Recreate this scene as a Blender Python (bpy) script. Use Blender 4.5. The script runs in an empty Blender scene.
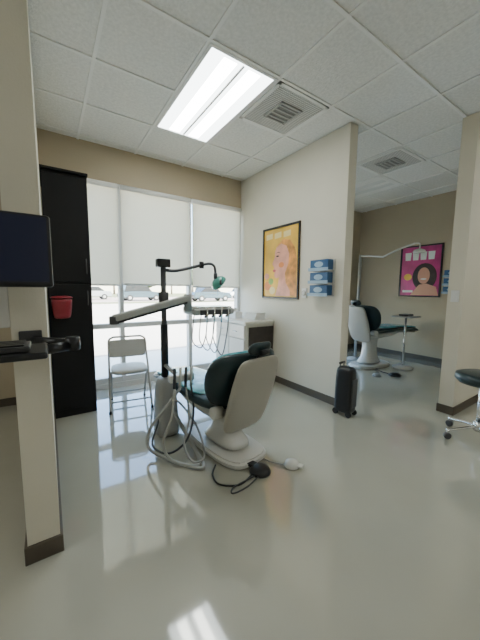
import bpy, bmesh, math, random
from mathutils import Vector, Matrix
random.seed(3)
S=bpy.context.scene; COL=S.collection
# ---------------------------------------------------------------- materials
def mat(name,col,rough=.5,metal=0,noise=0,nscale=8,bump=0,bscale=60,emit=None,es=0,spec=.5,coat=0):
    m=bpy.data.materials.new(name); m.use_nodes=True; nt=m.node_tree; b=nt.nodes['Principled BSDF']
    c=(*col,1); b.inputs['Base Color'].default_value=c; b.inputs['Roughness'].default_value=rough
    b.inputs['Metallic'].default_value=metal; b.inputs['Specular IOR Level'].default_value=spec
    b.inputs['Coat Weight'].default_value=coat
    tc=nt.nodes.new('ShaderNodeTexCoord')
    if noise>0:
        n=nt.nodes.new('ShaderNodeTexNoise'); n.inputs['Scale'].default_value=nscale; n.inputs['Detail'].default_value=5
        r=nt.nodes.new('ShaderNodeValToRGB')
        r.color_ramp.elements[0].position=.3; r.color_ramp.elements[1].position=.7
        r.color_ramp.elements[0].color=tuple(x*(1-noise) for x in col)+(1,)
        r.color_ramp.elements[1].color=tuple(min(1,x*(1+noise)) for x in col)+(1,)
        nt.links.new(tc.outputs['Object'],n.inputs['Vector']); nt.links.new(n.outputs['Fac'],r.inputs['Fac'])
        nt.links.new(r.outputs['Color'],b.inputs['Base Color'])
    if bump>0:
        n2=nt.nodes.new('ShaderNodeTexNoise'); n2.inputs['Scale'].default_value=bscale; n2.inputs['Detail'].default_value=4
        bp=nt.nodes.new('ShaderNodeBump'); bp.inputs['Strength'].default_value=bump; bp.inputs['Distance'].default_value=.01
        nt.links.new(tc.outputs['Object'],n2.inputs['Vector']); nt.links.new(n2.outputs['Fac'],bp.inputs['Height'])
        nt.links.new(bp.outputs['Normal'],b.inputs['Normal'])
    if emit: b.inputs['Emission Color'].default_value=(*emit,1); b.inputs['Emission Strength'].default_value=es
    return m
M={}
M['wall']=mat('wall_cream',(.68,.64,.54),.75,noise=.03,nscale=2,bump=.08,bscale=120)
M['tan']=mat('wall_tan',(.46,.39,.28),.75,noise=.03,nscale=2,bump=.08,bscale=120)
M['base']=mat('baseboard_brown',(.085,.068,.05),.5)
M['tbar']=mat('ceiling_tbar',(.86,.85,.82),.5)
M['black']=mat('black_laminate',(.004,.004,.005),.5,noise=.2,spec=.3)
M['blackp']=mat('black_plastic',(.010,.010,.012),.35)
M['vinyl']=mat('dark_teal_vinyl',(.007,.024,.030),.32,bump=.1,bscale=200)
M['cream']=mat('chair_shell_beige',(.39,.37,.32),.35)
M['white']=mat('white_enamel',(.64,.63,.60),.25)
M['grey']=mat('grey_plastic',(.34,.34,.33),.4)
M['dgrey']=mat('dark_grey_plastic',(.05,.05,.055),.4)
M['hose']=mat('hose_grey',(.40,.40,.38),.45)
M['teal']=mat('teal_cover',(.13,.43,.50),.15,noise=.35,nscale=9,bump=.5,bscale=18)
M['chrome']=mat('chrome',(.75,.75,.76),.15,metal=1)
M['red']=mat('sharps_red',(.22,.010,.02),.35)
M['alu']=mat('window_frame_white',(.62,.62,.60),.4)
M['brown']=mat('cabinet_dark_brown',(.035,.026,.022),.4,noise=.3,nscale=12)
M['counter']=mat('counter_white',(.70,.67,.60),.3)
M['blue']=mat('glove_box_blue',(.02,.09,.22),.4)
M['lblue']=mat('glove_box_light',(.28,.42,.55),.4)
M['paper']=mat('paper_white',(.75,.75,.73),.6)
M['seatgrey']=mat('folding_chair_grey',(.40,.385,.36),.4)
M['asphalt']=mat('parking_lot_concrete',(.52,.48,.44),.9,noise=.08,nscale=.3)
M['road']=mat('road_asphalt',(.34,.28,.26),.9,noise=.1,nscale=.4)
M['grass']=mat('grass',(.16,.17,.09),.9,noise=.3,nscale=2)
M['leaf']=mat('tree_leaves',(.05,.07,.035),.9,noise=.4,nscale=3)
M['bark']=mat('tree_bark',(.10,.07,.05),.9)
M['carA']=mat('car_paint_blue',(.03,.06,.08),.25,coat=.6)
M['carB']=mat('car_paint_silver',(.28,.30,.31),.25,coat=.6)
M['carW']=mat('car_paint_white',(.75,.75,.75),.25,coat=.6)
M['carglass']=mat('car_glass',(.02,.025,.03),.1)
M['tire']=mat('tire',(.02,.02,.02),.8)
M['screen']=mat('monitor_screen',(.004,.005,.010),.3,emit=(.01,.02,.10),es=.12)
M['yellow']=mat('poster_yellow',(.82,.45,.05),.35,noise=.35,nscale=3)
M['orange']=mat('poster_orange',(.72,.22,.05),.35)
M['pink']=mat('poster_pink',(.76,.34,.24),.35,noise=.25,nscale=6)
M['magenta']=mat('poster_magenta',(.50,.03,.20),.35,noise=.3,nscale=4)
M['skin']=mat('poster_skin',(.62,.32,.22),.4)
M['hair']=mat('poster_hair',(.03,.015,.012),.5)
M['pgreen']=mat('poster_green',(.25,.45,.10),.4)
# floor
m=mat('floor_vinyl',(.41,.40,.34),.07,noise=.06,nscale=1.3,bump=.025,bscale=4,spec=1.0,coat=.9); m.node_tree.nodes['Principled BSDF'].inputs['Coat Roughness'].default_value=.035
M['floor']=m
# ceiling tile
m=mat('ceiling_tile',(.80,.79,.755),.9,noise=.08,nscale=45,bump=.5,bscale=90); M['tile']=m
# shade fabric
m=bpy.data.materials.new('roller_shade_fabric'); m.use_nodes=True; nt=m.node_tree; nt.nodes.clear()
o=nt.nodes.new('ShaderNodeOutputMaterial'); d=nt.nodes.new('ShaderNodeBsdfDiffuse'); t=nt.nodes.new('ShaderNodeBsdfTranslucent'); x=nt.nodes.new('ShaderNodeMixShader')
w=nt.nodes.new('ShaderNodeTexWave'); w.bands_direction='Z'; w.inputs['Scale'].default_value=40; tc=nt.nodes.new('ShaderNodeTexCoord')
r=nt.nodes.new('ShaderNodeValToRGB'); r.color_ramp.elements[0].color=(.50,.455,.335,1); r.color_ramp.elements[1].color=(.55,.50,.37,1)
nt.links.new(tc.outputs['Object'],w.inputs['Vector']); nt.links.new(w.outputs['Fac'],r.inputs['Fac'])
d.inputs['Color'].default_value=(.55,.53,.47,1); nt.links.new(r.outputs['Color'],t.inputs['Color'])
x.inputs['Fac'].default_value=.5; nt.links.new(d.outputs[0],x.inputs[1]); nt.links.new(t.outputs[0],x.inputs[2]); nt.links.new(x.outputs[0],o.inputs[0]); M['shade']=m
# glass
m=bpy.data.materials.new('window_glass'); m.use_nodes=True; nt=m.node_tree; nt.nodes.clear()
o=nt.nodes.new('ShaderNodeOutputMaterial'); a=nt.nodes.new('ShaderNodeBsdfTransparent'); g=nt.nodes.new('ShaderNodeBsdfGlossy'); x=nt.nodes.new('ShaderNodeMixShader')
a.inputs['Color'].default_value=(.93,.97,.96,1); g.inputs['Roughness'].default_value=.02; x.inputs['Fac'].default_value=.05
nt.links.new(a.outputs[0],x.inputs[1]); nt.links.new(g.outputs[0],x.inputs[2]); nt.links.new(x.outputs[0],o.inputs[0]); M['glass']=m
def emis(name,col,s):
    m=bpy.data.materials.new(name); m.use_nodes=True; nt=m.node_tree; nt.nodes.clear()
    o=nt.nodes.new('ShaderNodeOutputMaterial'); e=nt.nodes.new('ShaderNodeEmission'); e.inputs[0].default_value=(*col,1); e.inputs[1].default_value=s
    nt.links.new(e.outputs[0],o.inputs[0]); return m
M['tube']=emis('fluorescent_tube',(.97,1,.93),24)
M['lens']=emis('troffer_lens',(.90,.98,.98),8)
M['lampglow']=mat('dental_lamp_teal',(.10,.36,.30),.2)
# ---------------------------------------------------------------- helpers
def fin(name,me,mats,parent,smooth=False):
    ob=bpy.data.objects.new(name,me); COL.objects.link(ob)
    if not isinstance(mats,(list,tuple)): mats=[mats]
    for q in mats: me.materials.append(q)
    if parent: ob.parent=parent
    if smooth:
        for p in me.polygons: p.use_smooth=True
    return ob
def empty(name,loc=(0,0,0),rz=0):
    e=bpy.data.objects.new(name,None); COL.objects.link(e); e.location=loc; e.rotation_euler=(0,0,rz); e.empty_display_size=.1; return e
def box(name,c,s,mt,parent=None,rot=(0,0,0),bev=0,seg=2):
    bm=bmesh.new(); bmesh.ops.create_cube(bm,size=1)
    for v in bm.verts: v.co=Vector((v.co.x*s[0],v.co.y*s[1],v.co.z*s[2]))
    if bev>0: bmesh.ops.bevel(bm,geom=bm.edges[:],offset=bev,segments=seg,affect='EDGES',profile=.5)
    me=bpy.data.meshes.new(name); bm.to_mesh(me); bm.free()
    ob=fin(name,me,mt,parent); ob.location=c; ob.rotation_euler=rot; return ob
def bx(name,x0,x1,y0,y1,z0,z1,mt,parent=None,bev=0):
    return box(name,((x0+x1)/2,(y0+y1)/2,(z0+z1)/2),(x1-x0,y1-y0,z1-z0),mt,parent,bev=bev)
def catmull(P,n=8,closed=False):
    P=[Vector(p) for p in P]; out=[]
    for i in range(len(P)-1):
        p0=P[max(i-1,0)];p1=P[i];p2=P[i+1];p3=P[min(i+2,len(P)-1)]
        for k in range(n):
            t=k/n; out.append(.5*((2*p1)+(p2-p0)*t+(2*p0-5*p1+4*p2-p3)*t*t+(3*p1-p0-3*p2+p3)*t**3))
    out.append(P[-1]); return out
def sweep(name,P,r,mt,parent=None,n=8,curve=True,seg=8):
    pts=catmull(P,seg) if curve else [Vector(p) for p in P]
    bm=bmesh.new(); rings=[]; nrm=None
    for i,p in enumerate(pts):
        t=(pts[min(i+1,len(pts)-1)]-pts[max(i-1,0)]).normalized()
        if nrm is None:
            nrm=t.orthogonal().normalized()
        else:
            nrm=(nrm-t*nrm.dot(t)).normalized()
        b=t.cross(nrm); rr=r if not callable(r) else r(i/(len(pts)-1))
        rings.append([bm.verts.new(p+nrm*rr*math.cos(2*math.pi*k/n)+b*rr*math.sin(2*math.pi*k/n)) for k in range(n)])
    for a,c in zip(rings,rings[1:]):
        for k in range(n): bm.faces.new((a[k],a[(k+1)%n],c[(k+1)%n],c[k]))
    bm.faces.new(rings[0][::-1]); bm.faces.new(rings[-1])
    me=bpy.data.meshes.new(name); bm.to_mesh(me); bm.free(); return fin(name,me,mt,parent,True)
def rod(name,a,b,r,mt,parent=None,n=14,r2=None):
    a=Vector(a);b=Vector(b); bm=bmesh.new(); L=(b-a).length
    bmesh.ops.create_cone(bm,cap_ends=True,segments=n,radius1=r,radius2=r if r2 is None else r2,depth=L)
    bmesh.ops.bevel(bm,geom=[e for e in bm.edges if len(e.link_faces)==2 and any(len(f.verts)>4 for f in e.link_faces)],offset=min(r,L)*.12,segments=2,affect='EDGES')
    q=(b-a).to_track_quat('Z','Y')
    bm.transform(Matrix.Translation((a+b)/2)@q.to_matrix().to_4x4())
    me=bpy.data.meshes.new(name); bm.to_mesh(me); bm.free()
    ob=fin(name,me,mt,parent); 
    for p in me.polygons: p.use_smooth=len(p.vertices)==4
    return ob
def loft(name,rings,mt,parent=None,sub=1):
    bm=bmesh.new(); R=[[bm.verts.new(p) for p in r] for r in rings]; n=len(R[0])
    for a,c in zip(R,R[1:]):
        for k in range(n): bm.faces.new((a[k],a[(k+1)%n],c[(k+1)%n],c[k]))
    bm.faces.new(R[0][::-1]); bm.faces.new(R[-1]); bmesh.ops.recalc_face_normals(bm,faces=bm.faces[:])
    me=bpy.data.meshes.new(name); bm.to_mesh(me); bm.free(); ob=fin(name,me,mt,parent,True)
    if sub: s=ob.modifiers.new('s','SUBSURF'); s.levels=sub; s.render_levels=sub
    return ob
def supel(a,b,n=20,e=3.2):
    out=[]
    for k in range(n):
        t=2*math.pi*k/n; c,s=math.cos(t),math.sin(t)
        out.append((a*math.copysign(abs(c)**(2/e),c),b*math.copysign(abs(s)**(2/e),s)))
    return out
def slabprof(name,secs,mt,parent,wing=0,e=3.2,xo=0):
    rings=[]
    for i,(y,z,w,th) in enumerate(secs):
        a=secs[max(i-1,0)]; c=secs[min(i+1,len(secs)-1)]
        ty,tz=c[0]-a[0],c[1]-a[1]; L=math.hypot(ty,tz); ty/=L;tz/=L
        ny,nz=tz,-ty
        rings.append([Vector((xo+px,y+ny*(pn+wing*px*px),z+nz*(pn+wing*px*px))) for px,pn in supel(w/2,th/2,20,e)])
    return loft(name,rings,mt,parent,1)
def lathe(name,prof,mt,parent=None,c=(0,0,0),n=28):
    rings=[[Vector((c[0]+r*math.cos(2*math.pi*k/n),c[1]+r*math.sin(2*math.pi*k/n),c[2]+z)) for k in range(n)] for r,z in prof]
    return loft(name,rings,mt,parent,0)
def ext(name,outline,z0,z1,mt,parent=None,bev=0,M4=None):
    bm=bmesh.new(); v=[bm.verts.new((p[0],p[1],z0)) for p in outline]; f=bm.faces.new(v)
    r=bmesh.ops.extrude_face_region(bm,geom=[f]); 
    for q in r['geom']:
        if isinstance(q,bmesh.types.BMVert): q.co.z=z1
    bmesh.ops.recalc_face_normals(bm,faces=bm.faces[:])
    if bev: bmesh.ops.bevel(bm,geom=[e for e in bm.edges if abs(e.verts[0].co.z-e.verts[1].co.z)<1e-6],offset=bev,segments=3,affect='EDGES')
    if M4: bm.transform(M4)
    me=bpy.data.meshes.new(name); bm.to_mesh(me); bm.free(); return fin(name,me,mt,parent)
# ---------------------------------------------------------------- room
C=2.871; FY=3.774; PX=2.527; PE=1.874; BX=5.595; XL=-2.8; YB=-3.2
bx('floor',XL-.15,BX+.15,YB-.15,FY+.15,-.1,0,M['floor'])
bx('wall_back',XL-.15,BX+.15,YB-.15,YB,0,C+.1,M['wall'])
bx('wall_left',XL-.15,XL,YB,FY,0,C+.1,M['wall'])
bx('wall_right',BX,BX+.15,YB,FY,0,C+.1,M['tan'])
WZ0,WZ1=.06,2.48
bx('wall_far_left',XL-.15,.02,FY,FY+.15,0,C+.1,M['tan'])
bx('wall_far_header',.02,BX+.15,FY,FY+.15,WZ1,C+.1,M['tan'])
bx('wall_far_sill',.02,BX+.15,FY,FY+.15,0,WZ0,M['alu'])
bx('wall_far_pier',PX,2.95,FY,FY+.15,WZ0,WZ1,M['tan'])
bx('wall_far_right',4.75,BX+.15,FY,FY+.15,WZ0,WZ1,M['tan'])
bx('wall_partition',PX,PX+.12,PE,FY,0,C,M['wall'])
bx('wall_post',-.135,-.010,1.502,FY,0,C,M['wall'])
bx('wall_side',3.337,BX,1.11,1.24,0,C,M['wall'])
bh=.085
def bb(n,x0,x1,y0,y1): bx(n,x0,x1,y0,y1,0,bh,M['base'],bev=.003)
bb('baseboard_partition',PX-.012,PX+.132,PE-.012,FY)
bb('baseboard_post',-.147,.002,1.49,3.08)
bb('baseboard_side',3.325,BX,1.098,1.252)
bb('baseboard_right',BX-.012,BX,1.252,FY)
bb('baseboard_far',XL,-.148,FY-.012,FY)
bb('baseboard_far_right',4.75,BX-.013,FY-.012,FY)
# ceiling : slab + T-bar grid
bx('ceiling',XL-.15,BX+.15,YB-.15,FY+.15,C+.006,C+.1,M['tile'])
bm=bmesh.new()
def addbox(bm,x0,x1,y0,y1,z0,z1):
    r=bmesh.ops.create_cube(bm,size=1)
    for v in r['verts']: v.co=Vector(((x0+x1)/2+v.co.x*(x1-x0),(y0+y1)/2+v.co.y*(y1-y0),(z0+z1)/2+v.co.z*(z1-z0)))
g=.61; gx,gy=.968,1.831
x=gx-g*6
while x<BX:
    if x>XL: addbox(bm,x-.012,x+.012,YB,FY,C-.003,C+.006)
    x+=g
y=gy-g*8
while y<FY:
    if y>YB: addbox(bm,XL,BX,y-.012,y+.012,C-.0034,C+.006)
    y+=g
me=bpy.data.meshes.new('trim_ceiling_grid'); bm.to_mesh(me); bm.free(); fin('trim_ceiling_grid',me,M['tbar'],None)
def troffer(x,y,on=True):
    e=empty('ceiling_light_troffer',(x,y,C))
    w,l=g,2*g; t=.022
    bx('frame_left',.012,.012+t,.012,l-.012,-.008,.004,M['tbar'],e); bx('frame_right',w-.012-t,w-.012,.012,l-.012,-.008,.004,M['tbar'],e)
    bx('frame_front',.012,w-.012,.012,.012+t,-.0078,.004,M['tbar'],e); bx('frame_back',.012,w-.012,l-.012-t,l-.012,-.0078,.004,M['tbar'],e)
    L=M['lens'] if on else M['tbar']; T=M['tube'] if on else M['paper']
    bx('lens',.034,w-.034,.034,l-.034,-.004,.003,L,e)
    for i,cx in enumerate((.20,.41)):
        bx('tube_glow_%d'%i,cx-.055,cx+.055,.06,l-.06,-.010,-.005,T,e,bev=.002)
    bx('lens_rib',w/2-.008,w/2+.008,.05,l-.05,-.012,-.004,M['tbar'],e)
    return e
troffer(gx,gy)
for a,b in ((gx,gy-7*g),(gx+4*g,gy-5*g),(gx-5*g,gy-2*g)): troffer(a,b)  # unseen lit troffers, added out of view as fill for foreground and left alcove
troffer(gx+5*g,gy+g,False)
M['grille']=mat('vent_grille_grey',(.46,.45,.43),.6)
M['grilled']=mat('vent_grille_dark',(.22,.215,.205),.6)
def vent(x,y):
    e=empty('ceiling_air_vent',(x+g/2,y+g/2,C)); h=.29
    bx('pan',-h,h,-h,h,-.004,.004,M['grille'],e)
    for j,(a,b,c,d) in enumerate(((-h,h,-h,-h+.03),(-h,h,h-.03,h),(-h,-h+.03,-h,h),(h-.03,h,-h,h))): bx('rim_%d'%j,a,b,c,d,-.010,.004,M['tbar'],e)
    n=26
    for i in range(n):
        q=-.25+.5*i/(n-1); bx('slot_%d'%i,-.255,.255,q-.003,q+.003,-.008,-.003,M['tbar'],e)
    h=.125
    for j,(a,b,c,d) in enumerate(((-h,h,-h,-h+.018),(-h,h,h-.018,h),(-h,-h+.018,-h,h),(h-.018,h,-h,h))): bx('neck_rim_%d'%j,a,b,c,d,-.022,.0,M['grille'],e)
    bx('neck',-.107,.107,-.107,.107,-.013,-.002,M['grilled'],e)
    for i in range(4): bx('blade_%d'%i,-.107,.107,-.08+.053*i-.008,-.08+.053*i+.008,-.020,-.012,M['grille'],e)
vent(gx+g,gy); vent(gx+4*g,gy)
# ---------------------------------------------------------------- windows
def window(name,x0,x1,mull,rail):
    e=empty(name,(0,0,0)); f=.05; y0,y1=FY+.02,FY+.10
    bx('frame_top',x0,x1,y0,y1,WZ1-f,WZ1,M['alu'],e); bx('frame_bottom',x0,x1,y0,y1,WZ0,WZ0+.07,M['alu'],e)
    for i,m_ in enumerate([x0+f/2]+mull+[x1-f/2]): bx('mullion_%d'%i,m_-f/2,m_+f/2,y0-.01,y1,WZ0,WZ1,M['alu'],e)
    bx('rail',x0,x1,y0+.005,y1-.01,rail-.03,rail+.03,M['alu'],e)
    bx('glass',x0,x1,y0+.035,y0+.041,WZ0,WZ1,M['glass'],e)
window('window_1',.02,PX,[.76,1.68],.78)
window('window_2',2.95,4.75,[3.85],.78)
def shade(x0,x1,zb):
    e=empty('roller_shade',((x0+x1)/2,FY-.03,0)); w=(x1-x0)/2
    bm=bmesh.new(); n=14
    vs=[[bm.verts.new((xx,.006*math.sin(k*.5),zb+.02+(2.42-zb)*k/n)) for xx in (-w,w)] for k in range(n+1)]
    for a,b in zip(vs,vs[1:]): bm.faces.new((a[0],a[1],b[1],b[0]))
    me=bpy.data.meshes.new('fabric'); bm.to_mesh(me); bm.free(); fin('fabric',me,M['shade'],e,True)
    rod('bottom_bar',(-w,0,zb+.015),(w,0,zb+.015),.012,M['paper'],e)
    rod('roller_tube',(-w,0,2.44),(w,0,2.44),.028,M['paper'],e)
    sweep('pull_chain',[(w-.015,-.02,2.42),(w-.012,-.022,1.6),(w-.015,-.02,1.0)],.0025,M['paper'],e,n=5)
shade(.05,.745,1.27); shade(.775,1.665,1.28); shade(1.70,2.50,1.26); shade(2.97,3.83,1.28); shade(3.87,4.73,1.28)
# ---------------------------------------------------------------- black tall cabinet
e=empty('tall_black_cabinet',(.178,3.42,0))
bx('carcass',-.18,.18,-.28,.28,.0,2.28,M['black'],e,bev=.004)
bx('door_upper',-.175,.175,-.302,-.281,1.30,2.25,M['black'],e,bev=.004)
bx('door_lower',-.175,.175,-.302,-.281,.08,1.28,M['black'],e,bev=.004)
for z in (1.15,1.45): rod('handle_%.0f'%(z*100),(.14,-.325,z-.07),(.14,-.325,z+.07),.005,M['dgrey'],e)
bx('top_trim',-.185,.185,-.31,.285,2.28,2.30,M['black'],e)
# sharps container : tapered bucket with rounded lid
e=empty('sharps_container',(.10,3.03,.97))
rings=[[Vector((px,py,z)) for px,py in supel(a,b,20,2.6)] for z,a,b in ((0,.060,.045),(.01,.068,.048),(.17,.085,.058),(.18,.085,.058))]
loft('bucket',rings,M['red'],e,1)
rings=[[Vector((px,py,z)) for px,py in supel(a,b,20,2.6)] for z,a,b in ((.178,.09,.062),(.19,.091,.064),(.20,.075,.05),(.205,.03,.025))]
loft('lid',rings,M['red'],e,1)
bx('bracket',-.06,.06,.05,.088,.02,.12,M['dgrey'],e,bev=.003)
# ---------------------------------------------------------------- monitor on post
e=empty('computer_monitor',(-.23,1.30,1.378))
box('bezel',(0,0,0),(.50,.035,.26),M['blackp'],e,bev=.01)
box('screen',(0,-.0185,.005),(.475,.003,.23),M['screen'],e)
box('rear_housing',(0,.03,0),(.26,.04,.16),M['blackp'],e,bev=.012)
rod('arm_joint',(.05,.05,0),(.05,.08,0),.03,M['dgrey'],e)
sweep('arm',[(.05,.08,0),(.10,.12,0),(.16,.165,0)],.018,M['dgrey'],e)
box('wall_plate',(.16,.188,0),(.08,.02,.14),M['dgrey'],e,bev=.004)
sweep('cable',[(.05,.05,.10),(.03,.06,.19),(-.02,.05,.17),(-.06,.05,.08)],.005,M['blackp'],e)
e=empty('keyboard_tray',(-.18,1.25,1.02))
box('tray',(-.03,0,0),(.40,.22,.022),M['blackp'],e,bev=.008)
box('keyboard',(-.05,-.01,.022),(.34,.13,.018),M['dgrey'],e,bev=.004)
for i in range(4): box('key_row_%d'%i,(-.05,-.055+.03*i,.034),(.31,.022,.006),M['blackp'],e,bev=.002)
rod('arm_link',(.15,.06,-.01),(.24,.10,-.01),.02,M['blackp'],e)
rod('arm_knuckle',(.255,.11,-.03),(.255,.11,.025),.028,M['blackp'],e)
rod('arm_upper',(.245,.11,0),(.12,.23,0),.02,M['blackp'],e)
box('wall_plate',(.11,.242,0),(.08,.02,.09),M['dgrey'],e,bev=.004)
sweep('cable_loop',[(-.10,.1,0),(-.10,.12,-.12),(-.05,.14,-.16),(-.02,.14,-.08),(-.06,.12,-.01)],.005,M['blackp'],e)
# glove holder on post side
e=empty('glove_box_holder',(-.21,1.62,1.17))
box('rack',(.03,0,0),(.09,.24,.18),M['white'],e,bev=.008); box('glove_box',(-.03,0,.0),(.07,.22,.12),M['lblue'],e,bev=.004)
# ---------------------------------------------------------------- folding chair
e=empty('folding_chair',(.68,3.13,0),math.radians(-8)); w=.2
for s in (-1,1):
    sweep('front_leg_%d'%(s+1),[(s*w,-.19,.01),(s*w*.97,-.02,.36),(s*w*.95,.10,.56),(s*w*.93,.16,.68),(s*w*.7,.18,.715)],.011,M['seatgrey'],e)
    sweep('rear_leg_%d'%(s+1),[(s*(w-.025),.22,.01),(s*(w-.025),.02,.30),(s*(w-.025),-.10,.40)],.011,M['seatgrey'],e)
    rod('foot_%d'%(s+1),(s*w,-.19,0),(s*w,-.187,.03),.014,M['blackp'],e); rod('foot_rear_%d'%(s+1),(s*(w-.025),.22,0),(s*(w-.025),.218,.03),.014,M['blackp'],e)
rod('top_rail',(-w*.72,.18,.715),(w*.72,.18,.715),.011,M['seatgrey'],e)
rod('front_stretcher',(-w,-.145,.10),(w,-.145,.10),.008,M['seatgrey'],e); rod('rear_stretcher',(-w+.025,.165,.10),(w-.025,.165,.10),.008,M['seatgrey'],e)
rings=[[Vector((px,.135+pn-.2*px*px+.0+(z-.55)*.3,z)) for px,pn in supel(.185,.009,16,4)] for z in (.50,.51,.59,.675,.685)]
loft('back_panel',rings,M['seatgrey'],e,1)
rings=[[Vector((px,py-.02,z)) for px,py in supel(a,b,20,4)] for z,a,b in ((.385,.165,.175),(.39,.175,.185),(.41,.18,.19),(.425,.175,.185),(.43,.15,.16))]
loft('seat',rings,M['seatgrey'],e,1)
# ---------------------------------------------------------------- dental chair
def dental_chair(loc,rz,lift=0,recl=0):
    e=empty('dental_chair',loc,rz); u=lift
    ext('base_plate',supel(.20,.36,28,3.4),0,.055,M['white'],e,bev=.018)
    rings=[[Vector((px,py-.02,z)) for px,py in supel(a,b,20,3)] for z,a,b in ((.05,.13,.24),(.10,.12,.20),(.16,.085,.12),(.27+u,.08,.11),(.30+u,.12,.18))]
    loft('lift_column',rings,M['white'],e,1)
    slabprof('seat_frame',[(-.20,.31+u,.22,.06),(-.1,.31+u,.34,.10),(.2,.33+u,.38,.10),(.45,.36+u,.34,.06),(.5,.37+u,.25,.03)],M['white'],e)
    slabprof('seat_cushion',[(-.20,.42+u,.34,.05),(-.12,.41+u,.46,.09),(.1,.405+u,.50,.10),(.35,.415+u,.46,.09),(.6,.42+u,.42,.08),(.85,.40+u,.38,.07),(1.0,.37+u,.32,.06),(1.06,.35+u,.22,.03)],M['vinyl'],e)
    slabprof('leg_rest_shell',[(.40,.36+u,.30,.03),(.55,.37+u,.34,.04),(.85,.35+u,.32,.04),(1.02,.32+u,.26,.03)],M['cream'],e)
    slabprof('seat_plastic_cover',[(.02,.449+u,.36,.02),(.1,.452+u,.44,.03),(.3,.458+u,.43,.03),(.55,.458+u,.40,.03),(.86,.44+u,.36,.03),(1.0,.405+u,.28,.02)],M['teal'],e)
    sh=[(-.21,.22),(-.235,.26),(-.285,.40),(-.335,.55),(-.38,.70),(-.40,.775),(-.405,.795)]
    sw=[.30,.39,.42,.42,.40,.36,.26]; tt=[.03,.045,.05,.05,.045,.035,.02]
    slabprof('backrest_shell',[(a,b+u,w_,t_) for (a,b),w_,t_ in zip(sh,sw,tt)],M['cream'],e,wing=.25)
    cu=[(-.13,.40),(-.165,.44),(-.215,.54),(-.26,.65),(-.295,.74),(-.315,.79),(-.325,.81)]
    cw=[.34,.50,.60,.64,.60,.50,.32]; ct=[.06,.11,.12,.12,.10,.07,.03]
    slabprof('backrest_cushion',[(a,b+u,w_,t_) for (a,b),w_,t_ in zip(cu,cw,ct)],M['vinyl'],e,wing=.7)
    cu2=[(a+.06,b+.02) for a,b in cu[1:6]]
    slabprof('backrest_plastic_cover',[(a,b+u,w_,.04) for (a,b),w_ in zip(cu2,[.36,.50,.56,.52,.36])],M['teal'],e,wing=.7)
    rod('headrest_bar',(0,-.35,.72+u),(0,-.40,.84+u),.018,M['dgrey'],e)
    hz=-.05
    slabprof('headrest',[(-.365,.86+hz+u,.14,.04),(-.375,.88+hz+u,.19,.055),(-.395,.91+hz+u,.20,.055),(-.41,.935+hz+u,.17,.045),(-.42,.945+hz+u,.12,.02)],M['vinyl'],e,wing=.9)
    rod('headrest_knob',(-.035,-.43,.835+u),(.035,-.43,.835+u),.02,M['blackp'],e)
    for s in (-1,1):
        rod('hinge_%d'%(s+1),(s*.15,-.16,.38+u),(s*.235,-.16,.38+u),.045,M['white'],e)
    return e
dental_chair((1.12,1.88,0),math.radians(7))
dental_chair((4.40,2.68,0),math.radians(-98),lift=.2)
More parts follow.
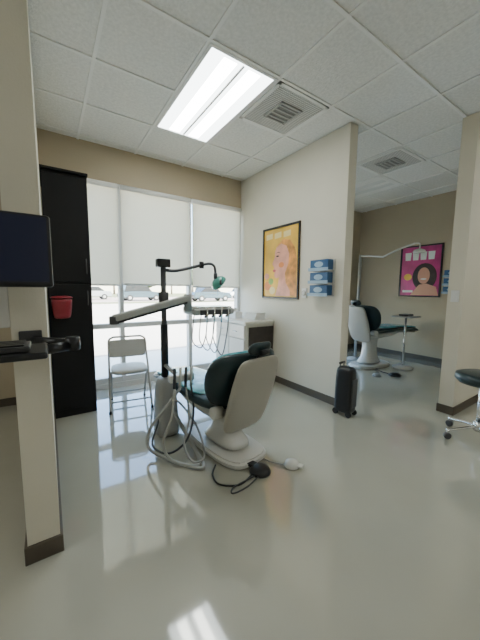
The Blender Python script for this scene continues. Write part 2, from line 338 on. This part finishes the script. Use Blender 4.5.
# ---------------------------------------------------------------- delivery unit
def delivery(loc,rz,full=True):
    e=empty('dental_delivery_unit',loc,rz)
    rings=[[Vector((px,py,z)) for px,py in supel(a,b,20,4)] for z,a,b in ((0,.09,.12),(.02,.095,.125),(.30,.085,.11),(.46,.07,.09),(.50,.05,.07))]
    loft('floor_box',rings,M['grey'],e,1)
    rod('pole',(0,0,.45),(0,0,1.46),.022,M['dgrey'],e)
    rod('pole_sleeve',(0,0,.50),(0,0,.95),.032,M['blackp'],e)
    box('pole_head',(0,0,1.455),(.11,.07,.07),M['blackp'],e,bev=.01)
    rod('collar',(0,0,1.12),(0,0,1.22),.042,M['dgrey'],e)
    sweep('light_arm_lower',[(0,0,1.40),(.12,-.0,1.40),(.36,.02,1.46)],.014,M['dgrey'],e)
    rod('light_elbow',(.36,.02,1.43),(.36,.02,1.49),.022,M['blackp'],e)
    sweep('light_yoke',[(.36,.02,1.46),(.43,.0,1.475),(.475,-.01,1.45),(.48,-.02,1.38)],.012,M['dgrey'],e)
    LM=Matrix.Translation((.51,-.03,1.30))@Matrix.Rotation(math.radians(-48),4,'Y')@Matrix.Scale(.85,4)
    for nm,pr,mt in (('lamp_reflector',[(.015,.06),(.05,.055),(.08,.03),(.092,0),(.09,-.008),(.075,.005),(.03,.02)],M['lampglow']),('lamp_lens',[(.005,.004),(.085,.002),(.083,-.008),(.005,-.012)],M['grey'])):
        o_=lathe(nm,pr,mt,e); o_.data.transform(LM)
    rod('lamp_handle',(.50,-.08,1.33),(.47,-.13,1.29),.009,M['dgrey'],e); rod('lamp_joint',(.48,-.02,1.34),(.48,-.02,1.39),.018,M['dgrey'],e)
    a=Vector((-.41,.0,1.02)); b=Vector((.20,.0,1.17)); d=(b-a)
    box('table_arm',(a+b)/2+Vector((0,-.06,0)),(d.length,.07,.055),M['hose'],e,rot=(0,-math.atan2(d.z,d.x),0),bev=.015,seg=3)
    box('table_arm_underside',(a+b)/2+Vector((0,-.06,-.03)),(d.length*.96,.06,.025),M['blackp'],e,rot=(0,-math.atan2(d.z,d.x),0),bev=.008)
    rod('table_arm_pivot',(-.40,-.06,.98),(-.40,-.06,1.04),.036,M['dgrey'],e)
    rod('table_arm_pivot_end',(.19,-.06,1.06),(.19,-.06,1.2),.035,M['grey'],e)
    box('table_body',(.42,.0,1.05),(.40,.26,.06),M['hose'],e,bev=.02,seg=3)
    box('table_tray',(.42,.0,1.087),(.36,.22,.012),M['chrome'],e,bev=.004)
    box('table_bracket',(.24,-.03,1.07),(.14,.08,.05),M['white'],e,bev=.01)
    box('control_panel',(.42,-.135,1.045),(.30,.012,.045),M['dgrey'],e,bev=.004)
    for i in range(4):
        x_=.31+.07*i
        rod('handpiece_holder_%d'%i,(x_,-.145,1.01),(x_,-.185,1.02),.012,M['dgrey'],e)
        rod('handpiece_%d'%i,(x_,-.18,.96),(x_,-.19,1.09),.008,M['chrome'],e,r2=.006)
        sweep('handpiece_hose_%d'%i,[(x_,-.18,.96),(x_-.01,-.17,.84),(x_-.03,-.12,.74-.03*i),(x_-.06,-.02,.78),(x_-.04,.02,.90),(x_-.02,.03,1.02)],.005,M['hose'] if i%3 else M['dgrey'],e)
    rod('assistant_arm',(0,-.02,.60),(.02,-.28,.56),.018,M['grey'],e)
    box('assistant_holder',(.02,-.31,.57),(.20,.07,.06),M['white'],e,bev=.015)
    for i in range(4):
        rod('suction_tip_%d'%i,(-.05+.045*i,-.345,.50),(-.05+.045*i,-.36,.66),.011,M['white'] if i%2 else M['dgrey'],e)
    H=[[(-.05,-.35,.50),(-.10,-.42,.32),(-.16,-.40,.14),(-.13,-.48,.035),(.0,-.62,.02),(.06,-.50,.03),(.05,-.25,.12),(.02,-.08,.25)],
       [(-.005,-.35,.50),(-.12,-.36,.38),(-.22,-.28,.20),(-.23,-.30,.06),(-.10,-.50,.02),(.03,-.66,.02),(.07,-.45,.04),(.06,-.2,.14),(.03,-.08,.25)],
       [(.04,-.35,.50),(.02,-.45,.30),(-.05,-.52,.15),(-.02,-.60,.05),(.06,-.62,.08),(.08,-.45,.22),(.05,-.2,.32),(.03,-.05,.30)],
       [(.085,-.35,.50),(.07,-.42,.30),(.0,-.44,.12),(-.12,-.38,.03),(-.18,-.2,.03),(-.10,-.08,.12),(-.05,-.04,.25)]]
    for i,h in enumerate(H): sweep('suction_hose_%d'%i,h,.011 if i<2 else .008,(M['hose'],M['hose'],M['grey'],M['dgrey'])[i],e,n=8,seg=10)
    return e
delivery((.80,2.34,0),0)
# dental light in second bay
e=empty('dental_light',(4.55,3.05,0))
rod('pole',(0,0,0),(0,0,1.86),.024,M['grey'],e); lathe('base',[(.14,0),(.14,.03),(.04,.05),(.02,.06)],M['grey'],e)
sweep('arm_1',[(0,0,1.84),(-.05,-.2,1.82),(-.08,-.45,1.78)],.014,M['white'],e); sweep('arm_2',[(-.08,-.45,1.78),(-.1,-.7,1.87),(-.1,-.93,1.93)],.014,M['white'],e)
sweep('yoke',[(-.1,-.93,1.93),(-.1,-1.0,1.92),(-.1,-1.0,1.84)],.01,M['white'],e)
lathe('lamp_head',[(.02,.05),(.07,.03),(.085,0),(.07,-.01)],M['white'],e,(-.1,-1.0,1.80))
e=empty('instrument_tray_stand',(4.72,2.30,0))
lathe('base',[(.15,0),(.15,.025),(.04,.04),(.02,.05)],M['white'],e); rod('post',(0,0,.03),(0,0,.83),.016,M['chrome'],e)
box('tray',(0,0,.84),(.32,.30,.02),M['grey'],e,bev=.006); box('instrument_cassette',(0,0,.865),(.18,.14,.03),M['dgrey'],e,bev=.006)
# ---------------------------------------------------------------- side cabinet
e=empty('storage_cabinet',(2.27,3.32,0))
bx('carcass',-.21,.24,-.37,.37,.06,.80,M['counter'],e); bx('plinth',-.17,.24,-.35,.37,0,.06,M['base'],e)
bx('side_panel',-.16,.24,-.382,-.371,.06,.76,M['brown'],e)
for i in range(2):
    bx('door_%d'%i,-.228,-.212,-.36+.37*i,-.005+.365*i,.08,.60,M['counter'],e,bev=.003)
    bx('drawer_%d'%i,-.228,-.212,-.36+.37*i,-.005+.365*i,.615,.785,M['counter'],e,bev=.003)
    rod('pull_%d'%i,(-.245,-.24+.37*i,.70),(-.245,-.12+.37*i,.70),.005,M['chrome'],e)
bx('countertop',-.24,.24,-.40,.38,.80,.84,M['counter'],e,bev=.008)
e=empty('paper_towel_stack',(2.36,3.15,.84))
for i in range(4): box('stack_%d'%i,(.0,0,.012+.024*i),(.18,.22,.022),M['paper'],e,rot=(0,0,.06*i),bev=.004)
e=empty('tissue_box',(2.22,3.45,.84)); box('body',(0,0,.045),(.12,.22,.09),M['paper'],e,bev=.004); loft('tissue',[[Vector((px,py,z)) for px,py in supel(a,a*.6,12,2)] for z,a in ((.085,.03),(.12,.045),(.14,.02))],M['paper'],e)
# ---------------------------------------------------------------- rolling case
e=empty('rolling_suitcase',(2.435,1.72,0),math.radians(6))
rings=[[Vector((px,py,z)) for px,py in supel(a,b,20,5)] for z,a,b in ((.03,.055,.07),(.04,.066,.09),(.10,.07,.095),(.42,.066,.09),(.48,.06,.08),(.495,.04,.06))]
loft('body',rings,M['blackp'],e,1)
for s in (-1,1):
    rod('wheel_%d'%(s+1),(s*.045,-.07,.03),(s*.065,-.07,.03),.03,M['tire'],e); rod('wheel_back_%d'%(s+1),(s*.045,.07,.03),(s*.065,.07,.03),.03,M['tire'],e)
    rod('handle_post_%d'%(s+1),(s*.035,.05,.46),(s*.035,.05,.52),.006,M['dgrey'],e)
rod('handle_grip',(-.045,.05,.525),(.045,.05,.525),.011,M['blackp'],e)
box('zip_panel',(0,-.093,.24),(.09,.012,.28),M['dgrey'],e,bev=.004)
# ---------------------------------------------------------------- posters
def flat(name,pts2,mt,e,d):
    bm=bmesh.new(); f=bm.faces.new([bm.verts.new((p[0],d,p[1])) for p in pts2]); me=bpy.data.meshes.new(name); bm.to_mesh(me); bm.free(); return fin(name,me,mt,e)
def ell(cx,cy,a,b,n=24,rot=0):
    return [(cx+a*math.cos(t)*math.cos(rot)-b*math.sin(t)*math.sin(rot),cy+a*math.cos(t)*math.sin(rot)+b*math.sin(t)*math.cos(rot)) for t in [2*math.pi*k/n for k in range(n)]]
def poster(name,loc,rz,w,h,bg):
    e=empty(name,loc,rz); t=.025
    bx('backing',-w/2,w/2,-.008,0,-h/2,h/2,bg,e)
    bx('frame_l',-w/2,-w/2+t,-.022,0,-h/2,h/2,M['blackp'],e,bev=.002); bx('frame_r',w/2-t,w/2,-.022,0,-h/2,h/2,M['blackp'],e,bev=.002)
    bx('frame_t',-w/2,w/2,-.021,0,h/2-t,h/2,M['blackp'],e,bev=.002); bx('frame_b',-w/2,w/2,-.021,0,-h/2,-h/2+t,M['blackp'],e,bev=.002)
    return e
R=-math.pi/2
e=poster('framed_poster',(PX,2.845,1.595),R,.70,.93,M['yellow'])
M['pyell2']=mat('poster_pale_yellow',(.85,.68,.30),.4); M['plip']=mat('poster_lips',(.6,.08,.10),.4); M['phair']=mat('poster_auburn',(.66,.27,.05),.4,noise=.5,nscale=9)
flat('art_hair',[(-.06,.22),(.05,.29),(.18,.27),(.27,.16),(.31,.0),(.30,-.20),(.32,-.43),(.10,-.43),(.12,-.20),(.02,.05)],M['phair'],e,-.0095)
flat('art_face',[(-.07,.20),(.02,.24),(.12,.20),(.17,.10),(.16,-.02),(.10,-.14),(.12,-.26),(.20,-.36),(.20,-.43),(-.08,-.43),(-.03,-.30),(-.01,-.19),(-.07,-.20),(-.11,-.17),(-.10,-.12),(-.13,-.10),(-.11,-.06),(-.15,-.01),(-.10,.08),(-.10,.14)],M['pink'],e,-.010)
flat('art_lips',ell(-.105,-.10,.03,.016),M['plip'],e,-.0105)
flat('art_eye',ell(-.045,.085,.03,.010),M['hair'],e,-.0105); flat('art_brow',[(-.09,.12),(-.03,.14),(.01,.125),(-.03,.13)],M['hair'],e,-.0105)
flat('art_cheek',ell(.03,-.03,.05,.035),M['orange'],e,-.0104)
for i,(u_,v_,r_) in enumerate(((-.24,-.30,.07),(-.14,-.36,.06),(-.26,-.17,.05),(-.17,-.24,.05))): flat('art_flower_%d'%i,ell(u_,v_,r_,r_*.85),(M['orange'],M['pyell2'],M['pink'],M['pgreen'])[i],e,-.0108-.0002*i)
for i in range(3): flat('art_title_%d'%i,[(-.28+.17*i,.31),(-.15+.17*i,.32),(-.15+.17*i,.39),(-.28+.17*i,.38)],M['pyell2'],e,-.0108)
e=poster('framed_poster',(BX,2.54,1.60),R,.70,.92,M['magenta'])
flat('art_hair',ell(.08,-.10,.20,.24),M['hair'],e,-.0095); flat('art_face',ell(.07,-.08,.10,.145),M['skin'],e,-.0105)
flat('art_smile',ell(.07,-.14,.05,.015),M['paper'],e,-.011); flat('art_shoulders',[(-.14,-.43),(.32,-.43),(.28,-.28),(.12,-.22),(0,-.24)],M['skin'],e,-.010)
for i in range(4): flat('art_title_%d'%i,[(-.26+.13*i,.20),(-.17+.13*i,.20),(-.16+.13*i,.34),(-.27+.13*i,.34)],M['paper'],e,-.0105)
flat('art_yellow',ell(-.2,-.1,.07,.06),M['yellow'],e,-.0107); flat('art_text',[(-.28,-.38),(-.1,-.38),(-.1,-.34),(-.28,-.34)],M['paper'],e,-.0107)
# ---------------------------------------------------------------- glove boxes
def gloves(loc,rz):
    e=empty('glove_box_dispenser',loc,rz)
    bx('rack_back',-.14,.14,-.01,0,-.20,.20,M['white'],e,bev=.003)
    for i in range(3):
        z=-.19+.135*i
        bx('glove_box_%d'%i,-.12,.12,-.10,-.012,z+.006,z+.115,M['blue'],e,bev=.004)
        bx('rack_shelf_%d'%i,-.135,.135,-.112,-.005,z-.004,z+.005,M['white'],e)
        flat('label_%d'%i,ell(.0,z+.065,.06,.03),M['lblue'],e,-.1015)
        bx('rack_lip_%d'%i,-.135,.135,-.114,-.108,z-.004,z+.03,M['lblue'],e)
gloves((PX,2.12,1.375),R); gloves((BX,2.0,1.40),R)
e=empty('thermostat',(PX,2.40,1.21),R); box('plate',(0,-.008,0),(.075,.016,.115),M['paper'],e,bev=.004); 
e2=lathe('dial',[(.03,0),(.03,.01),(.02,.018)],M['white'],e); e2.rotation_euler=(math.pi/2,0,0); e2.location=(0,-.015,0)
e=empty('light_switch',(3.337,1.175,1.2),R); box('plate',(0,-.004,0),(.07,.008,.115),M['paper'],e,bev=.002); box('rocker',(0,-.01,0),(.03,.008,.06),M['paper'],e,bev=.002)
e=empty('electrical_outlet',(BX,2.0,.35),R); box('plate',(0,-.004,0),(.07,.008,.115),M['paper'],e,bev=.002); box('socket',(0,-.009,0),(.035,.004,.07),M['grey'],e,bev=.001)
# ---------------------------------------------------------------- stool
e=empty('rolling_stool',(2.96,.79,0),.3)
for k in range(5):
    a=2*math.pi*k/5+2.2; c,s=math.cos(a),math.sin(a)
    sweep('spoke_%d'%k,[(0,0,.12),(c*.12,s*.12,.10),(c*.25,s*.25,.075)],.015,M['chrome'],e)
    rod('caster_fork_%d'%k,(c*.25,s*.25,.04),(c*.25,s*.25,.09),.012,M['chrome'],e)
    rod('caster_%d'%k,(c*.25-s*.016,s*.25+c*.016,.028),(c*.25+s*.016,s*.25-c*.016,.028),.028,M['dgrey'],e)
rod('gas_lift',(0,0,.10),(0,0,.50),.022,M['chrome'],e); rod('hub',(0,0,.08),(0,0,.16),.04,M['chrome'],e)
lathe('seat',[(.10,.48),(.17,.49),(.195,.52),(.19,.56),(.15,.575),(.02,.58)],M['vinyl'],e)
sweep('back_support',[(.05,.0,.49),(.20,.0,.50),(.25,0,.62),(.24,0,.72)],.012,M['chrome'],e)
# ---------------------------------------------------------------- foot pedals
e=empty('foot_pedal',(1.15,1.45,0),.3)
lathe('disc',[(.070,0),(.075,.012),(.06,.035),(.03,.045)],M['blackp'],e); box('lever',(0,.07,.03),(.06,.07,.02),M['blackp'],e,bev=.006)
sweep('cord',[(-.05,.02,.01),(-.2,.02,.01),(-.28,.12,.01),(-.24,.22,.01),(-.16,.27,.02)],.006,M['blackp'],e)
sweep('cord_loop',[(-.05,-.01,.012),(-.14,.01,.012),(-.25,.03,.012),(-.29,.0,.012),(-.20,-.03,.012),(-.05,-.03,.012)],.005,M['dgrey'],e)
e=empty('rheostat_foot_control',(1.38,1.38,0),.5)
lathe('disc',[(.05,0),(.055,.01),(.045,.035),(.02,.045)],M['white'],e); box('pedal',(.0,-.055,.02),(.045,.05,.015),M['white'],e,bev=.006)
sweep('cord',[(-.03,.05,.015),(-.04,.14,.012),(-.02,.26,.012),(-.10,.34,.012)],.006,M['grey'],e)
e=empty('foot_pedal',(4.2,2.15,0)); lathe('disc',[(.08,0),(.085,.012),(.06,.04),(.03,.045)],M['blackp'],e); sweep('cord',[(0,.06,.01),(.0,.2,.01),(.1,.35,.01)],.007,M['blackp'],e)
e=empty('foot_pedal',(3.95,2.28,0)); lathe('disc',[(.06,0),(.06,.012),(.05,.03),(.02,.04)],M['grey'],e); sweep('cord',[(.04,.03,.01),(.2,.1,.01),(.3,.25,.01)],.006,M['dgrey'],e)
# ---------------------------------------------------------------- outside
bx('ground_parking_lot',-60,120,FY+.2,26,-.2,-.08,M['asphalt']); bx('ground_grass_strip',-60,120,26,29,-.2,-.06,M['grass']); bx('ground_road',-60,160,29,44,-.2,-.08,M['road']); bx('ground_grass_verge',-60,200,44,120,-.2,-.05,M['grass'])
bx('ground_sidewalk',-20,40,FY+.2,FY+2.0,-.08,-.03,M['counter'])
bm=bmesh.new()
for i in range(14): addbox(bm,-14+3*i,-13.88+3*i,12,17.5,-.08,-.072)
me=bpy.data.meshes.new('parking_stripes'); bm.to_mesh(me); bm.free(); fin('parking_stripes',me,M['paper'],None)
def car(loc,rz,paint,suv=False):
    e=empty('car',loc,rz); hh=1.75 if suv else 1.45
    body=[(-2.2,.35),(-2.25,.7),(-2.1,.95),(-1.0,1.0),(1.0,1.0),(2.0,.88),(2.25,.6),(2.2,.35)]
    MM=Matrix.Rotation(math.pi/2,4,'X')@Matrix.Translation((0,0,-.88))
    ext('body',body,0,1.76,paint,e,bev=.06,M4=MM)
    top=[(-1.9 if suv else -1.5,.95),(-1.7 if suv else -.9,hh),(.3,hh),(1.05,.95)]
    ext('cabin_glass',top,.08,1.68,M['carglass'],e,bev=.05,M4=MM)
    box('roof',(-.6 if suv else -.3,0,hh),(1.9 if suv else 1.15,1.45,.06),paint,e,bev=.02)
    for i,(x_,y_) in enumerate(((-1.4,-.8),(-1.4,.8),(1.4,-.8),(1.4,.8))):
        rod('wheel_%d'%i,(x_,y_-.1,.33),(x_,y_+.1,.33),.33,M['tire'],e,n=24); rod('hub_%d'%i,(x_,y_-.11,.33),(x_,y_+.11,.33),.18,M['grey'],e)
z=-.08
car((8.4,32,z),math.radians(4),M['carA'],True); car((4.0,37,z),math.pi,M['carB'])
car((14.5,27.5,z+.02),0,M['carA']); car((17.5,33,z),0,M['carB'],True); car((24,36,z),math.pi,M['carW'],True)
def tree(loc,s):
    e=empty('tree',loc); rod('trunk',(0,0,-.1),(0,0,2.2*s),.16*s,M['bark'],e,r2=.1*s)
    bm=bmesh.new()
    for k in range(7):
        r=bmesh.ops.create_icosphere(bm,subdivisions=2,radius=random.uniform(.8,1.3)*s); o=Vector((random.uniform(-1,1),random.uniform(-1,1),random.uniform(2.2,3.8)))*s
        for v in r['verts']: v.co=v.co*random.uniform(.85,1.12)+o
    me=bpy.data.meshes.new('canopy'); bm.to_mesh(me); bm.free(); fin('canopy',me,M['leaf'],e)
for i in range(16): tree((-10+5.5*i+random.uniform(-1.5,1.5),62+random.uniform(-4,4),-.05),random.uniform(.9,1.5))
bx('storefront_building',-10,60,75,85,-.1,5,M['wall'])
# ---------------------------------------------------------------- light
w=bpy.data.worlds.new('sky'); S.world=w; w.use_nodes=True; bg=w.node_tree.nodes['Background']
sk=w.node_tree.nodes.new('ShaderNodeTexSky'); sk.sky_type='NISHITA'; sk.sun_disc=False; sk.sun_elevation=math.radians(50); sk.sun_rotation=math.radians(160); sk.air_density=1; sk.dust_density=3
w.node_tree.links.new(sk.outputs[0],bg.inputs[0]); bg.inputs[1].default_value=2.3
sun=bpy.data.objects.new('sun_light',bpy.data.lights.new('sun_light','SUN')); COL.objects.link(sun); sun.data.energy=36; sun.data.angle=.01; sun.data.color=(1,.94,.82)
sun.rotation_euler=(math.radians(38),0,math.radians(20)) # from behind the building
# ---------------------------------------------------------------- camera
f,yaw,pit,rol,h=286.233,*map(math.radians,(33.811,6.138,-.544)),1.248
hv=Vector((math.sin(yaw),math.cos(yaw),0)); rv=Vector((math.cos(yaw),-math.sin(yaw),0)); zv=Vector((0,0,1))
dv=hv*math.cos(pit)-zv*math.sin(pit); uv=hv*math.sin(pit)+zv*math.cos(pit)
Rr=rv*math.cos(rol)-uv*math.sin(rol); Uu=rv*math.sin(rol)+uv*math.cos(rol)
cd=bpy.data.cameras.new('camera'); cam=bpy.data.objects.new('camera',cd); COL.objects.link(cam)
cd.sensor_fit='VERTICAL'; cd.sensor_height=24; cd.lens=f/640*24; cd.clip_start=.02; cd.clip_end=500
m4=Matrix((Rr,Uu,-dv)).transposed().to_4x4(); m4.translation=Vector((0,0,h)); cam.matrix_world=m4
S.camera=cam
